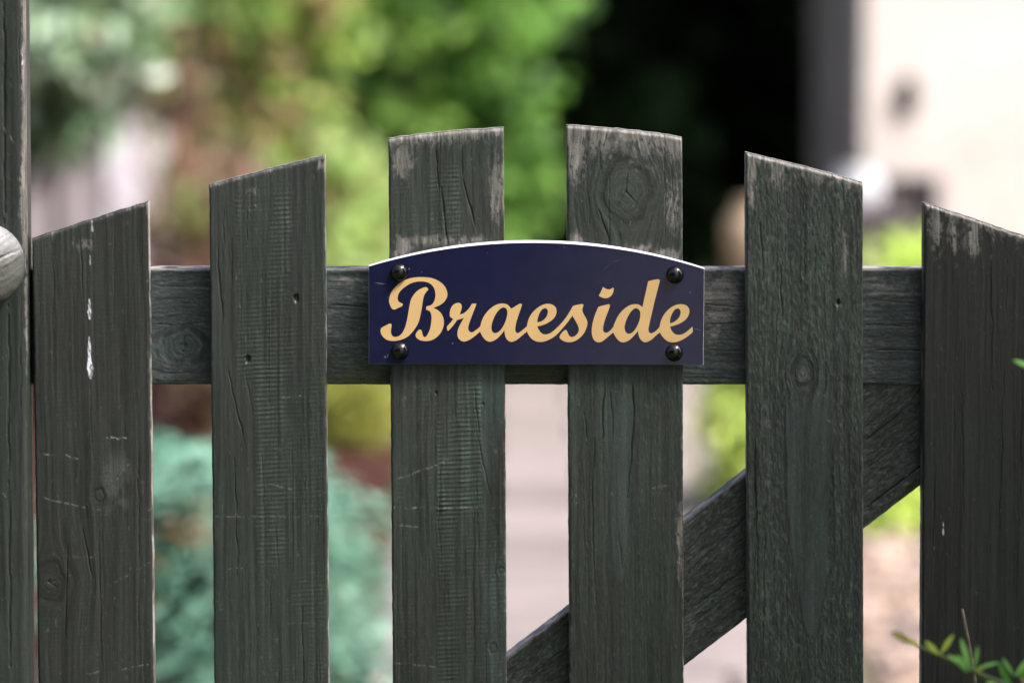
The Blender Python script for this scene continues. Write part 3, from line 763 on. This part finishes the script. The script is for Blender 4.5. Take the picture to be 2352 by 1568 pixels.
# clip the part that would lie behind the rail by starting under it: brace is set 3 mm behind the rail face and notched into it
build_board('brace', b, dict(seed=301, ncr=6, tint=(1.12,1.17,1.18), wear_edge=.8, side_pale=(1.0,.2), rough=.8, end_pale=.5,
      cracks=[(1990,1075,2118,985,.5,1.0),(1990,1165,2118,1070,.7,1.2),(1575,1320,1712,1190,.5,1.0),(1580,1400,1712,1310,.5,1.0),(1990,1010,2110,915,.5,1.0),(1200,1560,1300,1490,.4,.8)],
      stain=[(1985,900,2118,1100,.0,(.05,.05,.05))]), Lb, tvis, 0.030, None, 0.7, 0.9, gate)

# ------------------------------------------------------------------ post on the left with round log end
def post():
    Yf = -0.012
    xr_t, xr_b = P(60, 300, Yf), P(69, 1568, Yf)
    root = empty('gate_post', (xr_t.x-.05, .04, 0), 'thick dark cracked wooden post at the left edge of the gate', 'post')
    Wd, R = 0.11, 0.006
    zt = P(70, -40, Yf).z; zb = P(70, 1590, Yf).z
    # profile: from the left front, along the front, round the corner, along the right side
    prof = [(-Wd+.0009*i, 0) for i in range(int((Wd-R)/.0009)+1)]
    prof += [(-R+R*math.sin(a), R-R*math.cos(a)) for a in np.linspace(0, math.pi/2, 20)[1:]]
    prof += [(0, R+.002*i) for i in range(1, 13)]
    prof = np.array(prof); ns = len(prof)
    sl = np.concatenate(([0], np.cumsum(np.hypot(*np.diff(prof, axis=0).T))))*1000
    zz = np.concatenate((np.linspace(1.5, zt, 6)[:-1], np.arange(zt, zb, -.0011), np.linspace(zb, 0, 8))); nt_ = len(zz)
    s, t = np.meshgrid(sl, (zt-zz)*1000)
    B = Board(Vector((xr_t.x-Wd, 0, zt)), (1,0), (0,-1), sl[-1], Yf)
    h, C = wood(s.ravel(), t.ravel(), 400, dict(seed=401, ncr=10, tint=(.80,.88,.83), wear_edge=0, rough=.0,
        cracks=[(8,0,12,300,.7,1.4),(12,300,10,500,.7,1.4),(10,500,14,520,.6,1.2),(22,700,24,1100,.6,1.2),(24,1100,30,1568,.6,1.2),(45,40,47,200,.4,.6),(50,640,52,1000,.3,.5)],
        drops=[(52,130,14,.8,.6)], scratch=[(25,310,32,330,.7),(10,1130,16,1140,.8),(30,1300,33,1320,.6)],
        wear_light_at=[(63,250,4,130,.95),(64,60,4,60,.9),(63,440,5,50,1.0),(66,700,3,60,.5)]), B)  # pale corner strip: worn side, with its lit edge put into the colour
    h = h.reshape(s.shape)
    dn = np.gradient(prof, axis=0); dn /= np.linalg.norm(dn, axis=1)[:,None]
    nrm = np.column_stack((dn[:,1]*1, -dn[:,0]))
    shift = ((zz-zt)/(zb-zt)*(xr_b.x-xr_t.x))
    X = prof[None,:,0]+xr_t.x+shift[:,None]+h/1000*nrm[None,:,0]
    Yv = Yf+prof[None,:,1]+h/1000*nrm[None,:,1]
    V = np.stack((X, Yv, np.repeat(zz[:,None], ns, 1)), -1).reshape(-1,3)
    idx = np.arange(ns*nt_).reshape(nt_, ns)
    Fq = np.column_stack((idx[:-1,:-1].ravel(), idx[1:,:-1].ravel(), idx[1:,1:].ravel(), idx[:-1,1:].ravel()))
    # back and far side
    n0 = len(V); 
    bk = []
    for r_ in range(nt_):
        bk += [(V[idx[r_,0],0], V[idx[r_,-1],1], zz[r_])]
    V = np.concatenate((V, np.array(bk))); C = np.concatenate((C, np.repeat(PAINT[None]*.9, nt_, 0)))
    e = n0+np.arange(nt_)
    Fq = np.concatenate((Fq, np.column_stack((idx[:-1,-1], idx[1:,-1], e[1:], e[:-1])), np.column_stack((e[:-1], e[1:], idx[1:,0], idx[:-1,0]))))
    link('shaft', np_mesh('shaft', V-np.array(root.location), Fq, C), M_WOOD, root)
    # log end: a round pole coming towards the viewer, domed weathered end
    c = P(-42, 608, -0.055); Rr = 98/FPX*2.95
    ax = Vector((.30, -1, .10)).normalized(); u = Vector((1,0,0)); u = (u-ax*u.dot(ax)).normalized(); v = ax.cross(u)*-1
    if v.z < 0: v = -v
    rings = 46; seg = 150; rr = np.concatenate((np.linspace(0.001,1,rings), [1.0,1.0]))
    dome = np.concatenate((np.sqrt(np.maximum(1-(np.linspace(0,1,rings)*.985)**2.6,0))*.42, [-.6,-1.9]))
    th = np.linspace(0,2*np.pi,seg,endpoint=False)
    TT, RRr = np.meshgrid(th, rr); DD = np.repeat(dome[:,None], seg, 1)
    a = RRr*np.cos(TT); b_ = RRr*np.sin(TT)
    mmx, mmy = a*Rr*1000, b_*Rr*1000
    # grain lines run up to the right, one long drying crack
    gl = (mmx*math.sin(.55)-mmy*math.cos(.55))
    hh = .5*(vn(gl/2.2, (mmx+mmy)/22, 501)-.5)+.7*(fbm(mmx/5,mmy/5,502,4)-.5)
    dd, k = seg_dist(mmx+.8*(vn(mmy/4,mmx/4,503)-.5), mmy, (-15,-6), (31,13)); cr = np.exp(-(dd/.6)**2)
    dd2, k = seg_dist(mmx, mmy, (2,14), (24,27)); cr = np.maximum(cr, .6*np.exp(-(dd2/.4)**2))
    hh = hh-1.5*cr
    wob = 1+.05*(fbm(np.cos(TT)*2+5, np.sin(TT)*2+5, 505, 3)-.5)
    pts = np.array(c)[None,None]+(a*wob*Rr)[...,None]*np.array(u)+(b_*wob*Rr)[...,None]*np.array(v)+(DD*Rr+hh/1000)[...,None]*np.array(ax)
    pale = sst(-9,6,mmy-.35*mmx+7*(fbm(mmx/9,mmy/9,506,3)-.5))  # upper half painted paler, as the dome would catch the sky
    tone = .7+.6*vn(gl/1.6,(mmx+mmy)/30,507)+.4*(fbm(mmx/4,mmy/4,508,3)-.5)
    Cc = (np.array((.155,.16,.165))*pale[...,None]+np.array((.06,.062,.056))*(1-pale[...,None]))*tone[...,None]*(1-.75*cr[...,None])
    idx = np.arange(len(rr)*seg).reshape(len(rr), seg); nx = np.roll(idx,-1,1)
    Fq = np.column_stack((idx[:-1].ravel(), idx[1:].ravel(), nx[1:].ravel(), nx[:-1].ravel()))
    o = link('log_end', np_mesh('log_end', pts.reshape(-1,3)-np.array(root.location), Fq, Cc.reshape(-1,3)), M_WOOD, root)
    o['label'] = 'pale weathered round end of a pole fixed to the post'
post()

# ------------------------------------------------------------------ name plate
K = 2352/2500.0
SFY = -0.0062
def Q(x, y, Y=SFY): return P(x*K, y*K, Y)
c0 = Q(1310, 770)
plate = empty('name_plate', (c0.x, SFY, c0.z), 'navy blue arched house name plate screwed across the two middle pickets', 'sign')
arc = []
for i in range(61):
    f = i/60; x = 901+(1719-901)*f
    y = 650+(656.4-650)*f - 60.5*(1-abs(2*f-1)**2.05)
    arc.append((x, y))
front = arc+[(1716.5,890),(901,887.2)]
Ff = [Q(*p) for p in front]
cen = np.array((c0.x, c0.z))
back = []
for i, (p, v) in enumerate(zip(front, Ff)):
    dx = -.0003 if p[0] < 905 else (.0003 if p[0] > 1712 else 0)
    if i < 61: e = (dx, 0.0007+.0010*math.sin(math.pi*i/60)**.6)
    else: e = (dx, -.0004)
    back.append(Vector((v.x+e[0], SFY+.0026, v.z+e[1])))
off = Vector(plate.location)
tri = tessellate_polygon([[Vector((v.x, v.z, 0)) for v in Ff]])
pyd('face', [v-off for v in Ff], [tuple(t) for t in tri], M_NAVY, plate)
n = len(Ff)
edge_V = [v-off for v in Ff]+[v-off for v in back]+[Vector((v.x, SFY+.0052, v.z))-off for v in back]
edge_F = [(i,(i+1)%n,n+(i+1)%n,n+i) for i in range(n)]+[(n+i,n+(i+1)%n,2*n+(i+1)%n,2*n+i) for i in range(n)]
trib = tessellate_polygon([[Vector((v.x, v.z, 0)) for v in back]])
edge_F += [tuple(2*n+k for k in t) for t in trib]
o = pyd('edge', edge_V, edge_F, M_WHITE, plate); o['label'] = 'white bevelled edge of the plate'

def spline(pts, sub=5):
    """closed outline through pts; a third item marks a corner"""
    n = len(pts); corner = [len(p) > 2 for p in pts]; out = []
    pp = [np.array(p[:2], float) for p in pts]
    for i in range(n):
        p1, p2 = pp[i], pp[(i+1)%n]
        p0 = pp[i-1] if not corner[i] else p1*2-p2
        p3 = pp[(i+2)%n] if not corner[(i+1)%n] else p2*2-p1
        for j in range(sub):
            t = j/sub
            out.append(.5*((2*p1)+(p2-p0)*t+(2*p0-5*p1+4*p2-p3)*t*t+(3*p1-p0-3*p2+p3)*t**3))
    return out
c = 1
LET = [
 (920,660,7.84,[[(985,365),(940,420),(905,480),(885,560),(870,660),(850,780),(825,900),(795,1000),(745,1090),(680,1180),(590,1265),(480,1320),(350,1348),(230,1340),(150,1300),(90,1230),(72,1165),(80,1115),(120,1080),(185,1045),(245,1018),(278,1030),(282,1060),(272,1120),(270,1180),(285,1235),(320,1265),(370,1270),(430,1250),(490,1190),(540,1090),(575,960),(605,800),(625,680),(650,570),(690,490),(750,415),(830,355),(930,320),(965,335)]],
  [[(495,640),(490,675),(460,695),(400,720),(340,748),(295,735),(260,680),(235,600),(238,540),(260,460),(310,370),(380,290),(480,215),(620,155),(760,132),(900,130),(1040,145),(1160,190),(1260,260),(1325,350),(1352,450),(1335,530),(1290,600),(1220,655),(1150,690),(1085,716,c),(1160,755),(1225,815),(1270,900),(1285,1000),(1265,1100),(1215,1200),(1130,1290),(1030,1338),(920,1350),(820,1330),(765,1290),(742,1245),(755,1195),(800,1140),(835,1132),(860,1160),(875,1220),(895,1265),(920,1275),(950,1255),(990,1190),(1020,1110),(1040,1000),(1048,900),(1035,820),(1005,775),(945,750,c),(948,700),(965,682),(1020,672),(1070,635),(1105,570),(1122,480),(1115,400),(1085,320),(1030,260),(950,222),(850,210),(740,220),(620,262),(500,345),(425,430),(400,510),(405,575),(435,608),(480,630)]]),
 (1080,720,11.2,[[(130,860),(190,790),(250,720),(298,655,c),(240,620),(205,570),(200,500),(220,400),(270,300),(340,240),(430,215),(495,235),(530,300),(520,390),(475,530,c),(560,510),(650,450),(740,350),(800,250),(820,235,c),(930,232,c),(905,320),(850,460),(790,620),(735,770),(708,890),(720,970),(770,1015),(830,1015),(900,970),(980,910),(1040,850,c),(1075,920,c),(1030,1000,c),(960,1060),(850,1150),(730,1230),(600,1270),(500,1240),(430,1160),(410,1060),(430,940),(490,800),(545,700),(590,620,c),(500,655),(405,680,c),(340,775),(260,875),(180,960),(150,975),(130,940)]]),
 (1080,720,11.2,[[(1040,850,c),(1060,760),(1110,630),(1190,500),(1290,390),(1420,295),(1540,245),(1660,232),(1760,255),(1830,310),(1873,375,c),(1960,330),(2080,255),(2140,235),(2180,258,c),(2150,360),(2100,500),(2050,650),(2010,800),(1990,930),(2005,1000),(2050,1040),(2110,1020),(2200,950),(2306,860,c),(2335,930,c),(2306,1003,c),(2200,1090),(2080,1190),(1980,1255),(1880,1278),(1790,1240),(1730,1150),(1705,1040),(1700,960,c),(1630,1050),(1530,1160),(1410,1245),(1290,1275),(1190,1235),(1110,1150),(1060,1060),(1030,1000,c)],
   [(1670,340),(1600,365),(1510,450),(1430,580),(1370,730),(1340,870),(1355,980),(1410,1035),(1480,1035),(1570,980),(1660,860),(1730,710),(1770,560),(1775,440),(1740,365)]]),
 (1260,720,11.2,[[(295,860,c),(320,730),(370,600),(450,480),(560,370),(690,285),(820,243),(940,248),(1040,295),(1095,370),(1105,460),(1080,560),(1010,660),(900,740),(760,810),(580,858,c),(610,930),(670,1020),(750,1070),(850,1070),(950,1030),(1080,930,c),(1120,1010,c),(1090,1105,c),(960,1190),(830,1250),(700,1280),(570,1270),(450,1215),(370,1130),(320,1050),(298,1000,c)],
   [(580,750,c),(585,680),(610,580),(660,460),(720,390),(790,360),(845,385),(870,450),(855,540),(810,620),(740,690),(660,730)]]),
 (1260,720,11.2,[[(1080,930,c),(1210,800),(1330,660),(1440,500),(1510,380),(1555,303,c),(1640,275),(1800,248),(1845,275,c),(1815,360),(1815,440),(1850,530),(1910,630),(1945,720),(1948,800),(1920,910),(1850,1050),(1740,1170),(1600,1260),(1450,1290),(1330,1270),(1240,1220),(1190,1160),(1210,1090),(1280,1000),(1340,955),(1385,975),(1420,1050),(1455,1115),(1510,1145),(1580,1135),(1660,1075),(1710,990),(1715,910),(1680,810),(1620,700),(1560,600),(1540,560,c),(1450,690),(1330,840),(1200,990),(1090,1105,c)]]),
 (1420,670,7.84,[[(320,620,c),(380,600),(520,568,c),(545,582,c),(520,670),(470,800),(430,920),(410,1020),(415,1080),(450,1112),(500,1105),(560,1060),(610,995,c),(635,1045,c),(605,1108,c),(540,1160),(460,1230),(390,1280),(320,1296),(250,1265),(205,1180),(192,1080),(205,960),(240,820),(280,710)]],
  [[(408,238,c),(450,265),(510,285),(560,275),(605,250,c),(615,270,c),(600,350),(560,410),(500,448),(430,450),(370,430),(328,403,c),(370,330)]]),
 (1420,670,7.84,[[(612,990,c),(640,910),(700,790),(780,690),(880,610),(980,570),(1080,572),(1140,605),(1168,625,c),(1190,500),(1230,330),(1275,130,c),(1370,105),(1470,90,c),(1500,115,c),(1470,230),(1400,500),(1340,760),(1290,980),(1280,1060),(1300,1115),(1350,1120),(1420,1080),(1491,1003,c),(1520,1055,c),(1494,1108,c),(1420,1170),(1330,1250),(1240,1292),(1180,1285),(1120,1230),(1090,1150),(1080,1080,c),(1010,1160),(930,1240),(850,1285),(780,1296),(710,1265),(650,1190),(605,1105,c)],
   [(1050,645),(990,665),(920,745),(860,860),(825,980),(830,1070),(870,1125),(930,1130),(1000,1080),(1060,990),(1105,880),(1125,770),(1110,690)]]),
 (1540,670,7.84,[[(550,1005,c),(570,910),(610,810),(680,710),(770,630),(870,580),(970,568),(1060,590),(1110,645),(1122,710),(1100,790),(1040,870),(950,930),(850,970),(752,995,c),(775,1060),(820,1120),(880,1150),(960,1150),(1030,1120),(1110,1060),(1165,1010),(1180,1000,c),(1186,1075),(1170,1115),(1090,1180),(980,1250),(870,1290),(780,1296),(690,1265),(610,1190),(553,1105,c)],
   [(750,935,c),(755,850),(785,760),(835,680),(890,650),(935,665),(955,720),(935,800),(885,865),(820,910)]]),
]
for li, item in enumerate(LET):
    ox, oy, sc = item[:3]; V, F = [], []
    for poly in item[3:]:
        loops = [[Q(ox+p[0]/sc, oy+p[1]/sc, SFY-.00012-.00003*li)-off for p in spline(lp)] for lp in poly]
        tri = tessellate_polygon([[Vector((v.x, v.z, 0)) for v in lp] for lp in loops])
        b0 = len(V)
        for lp in loops: V += lp
        F += [tuple(b0+k for k in t) for t in tri]
    pyd('letter', V, F, M_GOLD, plate)
for x, y in ((974.7,665),(976.8,856.3),(1648,671),(1646,860.5)):
    q = Q(x, y); V, F = [], []; seg = 28; rg = 9; R = .0069
    for j in range(rg):
        a = (j/(rg-1))*math.pi/2
        for i in range(seg):
            w = 2*math.pi*i/seg
            V.append((q.x+R*math.cos(a)*math.cos(w)-off.x if j < rg-1 else q.x-off.x+R*.02*math.cos(w), -.0003-R*.78*math.sin(a), q.z-off.z+(R*math.cos(a) if j < rg-1 else R*.02)*math.sin(w)))
    for j in range(rg-1):
        for i in range(seg):
            k = (i+1) % seg; F.append((j*seg+i, j*seg+k, (j+1)*seg+k, (j+1)*seg+i))
    F.append(tuple((rg-1)*seg+i for i in range(seg)))
    pyd('screw_cap', V, F, M_BLACK, plate, True)
# little paint and dust specks on the plate
sv, sf = [], []
for x, y, r in ((999,656,2.2),(947,726,1.6),(940,871,2.6),(946,870,2.0),(948,866,1.6),(1105,838,2.0),(1685,714,2.0),(1378,603,1.3),(930,799,1.2),(1190,617,1.0),(1030,664,1.2),(1450,858,1.0),(1655,672,1.3)):
    b0 = len(sv); m = 8
    for i in range(m):
        w = 2*math.pi*i/m; k = random.uniform(.6,1.2); sv.append(Q(x+r*k*math.cos(w), y+r*k*math.sin(w), SFY-.00009)-off)
    sf.append(tuple(range(b0, b0+m)))
for x0, y0, x1, y1, wd in ((912,690,945,694,1.3),(1470,664,1490,642,.3),(1492,640,1520,633,.3),(1692,801,1712,806,.7)):
    b0 = len(sv); dx, dy = x1-x0, y1-y0; L = math.hypot(dx, dy); nx_, ny_ = -dy/L*wd, dx/L*wd
    sv += [Q(x0,y0,SFY-.00009)-off, Q((x0+x1)/2+nx_,(y0+y1)/2+ny_,SFY-.00009)-off, Q(x1,y1,SFY-.00009)-off, Q((x0+x1)/2-nx_,(y0+y1)/2-ny_,SFY-.00009)-off]
    sf.append((b0,b0+1,b0+2,b0+3))
M_SPECK = mat_noise('pale_speck', (.05,.06,.09), (.11,.13,.17), 400, .7, .3)
o = pyd('specks', sv, sf, M_SPECK, plate); o['kind'] = 'stuff'

# ------------------------------------------------------------------ shrub in front, lower right: its twigs reach into view
def leaf_obj(base, direction, L, Wd, colr, parent, nrm=None):
    """single pointed leaflet with a midrib fold"""
    d = Vector(direction).normalized(); n = Vector(nrm or (0.1,-1,.35)); s = d.cross(n).normalized(); n = s.cross(d)
    prof = ((0,.05),(.18,.55),(.42,.95),(.62,1.0),(.8,.75),(.93,.38),(1,.02))
    V, F, C = [], [], []
    for f, w in prof:
        bend = -.12*L*f*f
        for k in (-1, 0, 1):
            V.append(tuple(Vector(base)+d*L*f+s*Wd*.5*w*k+n*(bend+(abs(k)*Wd*.10))))
            C.append(np.array(colr)*(1.0 if k else 1.25)*(0.9+.25*f))
    for j in range(len(prof)-1):
        for k in range(2): F.append((j*3+k, j*3+k+1, (j+1)*3+k+1, (j+1)*3+k))
    return link('leaf', np_mesh('leaf', np.array(V), np.array(F), np.array(C)), M_LEAF, parent)

FY = -0.36
def twig_shrub():
    b0 = P(2560, 1568, FY)
    root = empty('leafy_shrub', (b0.x, FY-.02, 0), 'green leafy twig reaching in at the lower right, with unseen tall foliage added to shade the gate', 'shrub')
    o0 = Vector(root.location)
    L = lambda px, py, dy=0.0: P(px, py, FY+dy)-o0
    path_ = [(0,0,0), (.02,0,.3), tuple(L(2600,1800)), tuple(L(2480,1640)), tuple(L(2352,1588)), tuple(L(2270,1558)), tuple(L(2200,1522)), tuple(L(2142,1498)), tuple(L(2104,1480)), tuple(L(2068,1463))]
    V, F = tube_vf(path_, [.006,.005,.004,.003,.0024,.0021,.0018,.0015,.0010,.0006]); pyd('stem', V, F, M_STEM, root, True)
    gr, gr2, ye = (.13,.29,.075), (.085,.22,.035), (.25,.32,.045)
    fl = [  # base px, tip px, width px, colour
        ((2158,1502),(2128,1472),17,ye),((2160,1502),(2185,1460),17,ye),((2092,1476),(2056,1452),26,(.16,.15,.03)),((2112,1484),(2084,1464),20,(.18,.19,.03)),
        ((2226,1538),(2186,1504),18,gr),((2228,1538),(2210,1468),20,gr),((2236,1536),(2250,1488),16,gr),((2240,1536),(2288,1516),15,gr),((2222,1542),(2200,1506),24,gr),
        ((2240,1540),(2255,1530),16,ye),((2312,1568),(2296,1524),16,gr2),((2330,1552),(2306,1516),13,gr),((2332,1552),(2358,1518),17,gr),((2322,1575),(2300,1535),16,gr2),
        ((2335,1552),(2362,1535),14,gr2),((2290,1572),(2268,1566),14,gr),((2362,1580),(2350,1555),20,(.22,.22,.09)),((2400,1600),(2420,1550),20,gr),((2400,1600),(2375,1575),16,gr2)]
    for i, (a, b, w, c_) in enumerate(fl):
        va, vb = L(*a, dy=.004*((i*7)%5-2)), L(*b, dy=.008*((i*5)%5-2)); leaf_obj(va, vb-va, (vb-va).length, w*.68/FPX*2.75, c_, root, (random.uniform(-.3,.4),-1,random.uniform(.1,.6)))
    # taller shoot outside the picture whose leaf tip shows at the right edge
    sh = [(0,0,0),(.03,.0,.4),tuple(L(2440,1100)),tuple(L(2420,930)),tuple(L(2392,860))]
    V, F = tube_vf(sh, [.005,.004,.003,.002,.001]); pyd('stem', V, F, M_STEM, root, True)
    va, vb = L(2392,858), L(2330,822); leaf_obj(va, vb-va, (vb-va).length, 20/FPX*2.75, gr2, root, (0,-.6,1))
    # low body below the picture, plus tall unseen foliage added to shade the pickets
    pl = [clump_points(n, np.array(c_), r_, nc, cs_, .3) for n, c_, r_, nc, cs_ in ((3000, (.17,-.05,.34), (.18,.16,.26), 40, .035), (14000, (1.0,-.62,1.5), (.42,.42,1.45), 80, .08))]
    p = np.concatenate([q_[0] for q_ in pl]); d = np.concatenate([q_[1] for q_ in pl]); k = np.concatenate([q_[2] for q_ in pl])
    zlim = P(2352,1568,FY).z-.03
    ok = ((p[:,2] < zlim) | (p[:,0] > .02+.0*p[:,2]) & (p[:,0] > .02)) & (p[:,2] > .02)
    p, d, k = p[ok], d[ok], k[ok]
    o = link('foliage', leaf_mesh('foliage', p, d, np.where(p[:,0] > .42, RNG.uniform(.06,.11,len(p)), RNG.uniform(.02,.04,len(p))), .45, pick_cols(len(p), [gr,gr2,(.04,.09,.025)], k)), M_LEAF, root); o['kind'] = 'stuff'
twig_shrub()
a, b = P(2210, 1398, -.12), P(2240, 1568, -.12)
st = empty('dry_stalk', (b.x+.02, -.12, 0), 'thin dry straw coloured stalk standing before the last picket', 'stalk')
o0 = Vector(st.location)
V, F = tube_vf([(0,0,0), tuple(P(2252,1660,-.12)-o0), tuple(b-o0), tuple(P(2226,1480,-.12)-o0), tuple(a-o0)], [.0016,.0015,.0014,.0013,.0010]); pyd('stalk', V, F, M_STRAW, st, True)
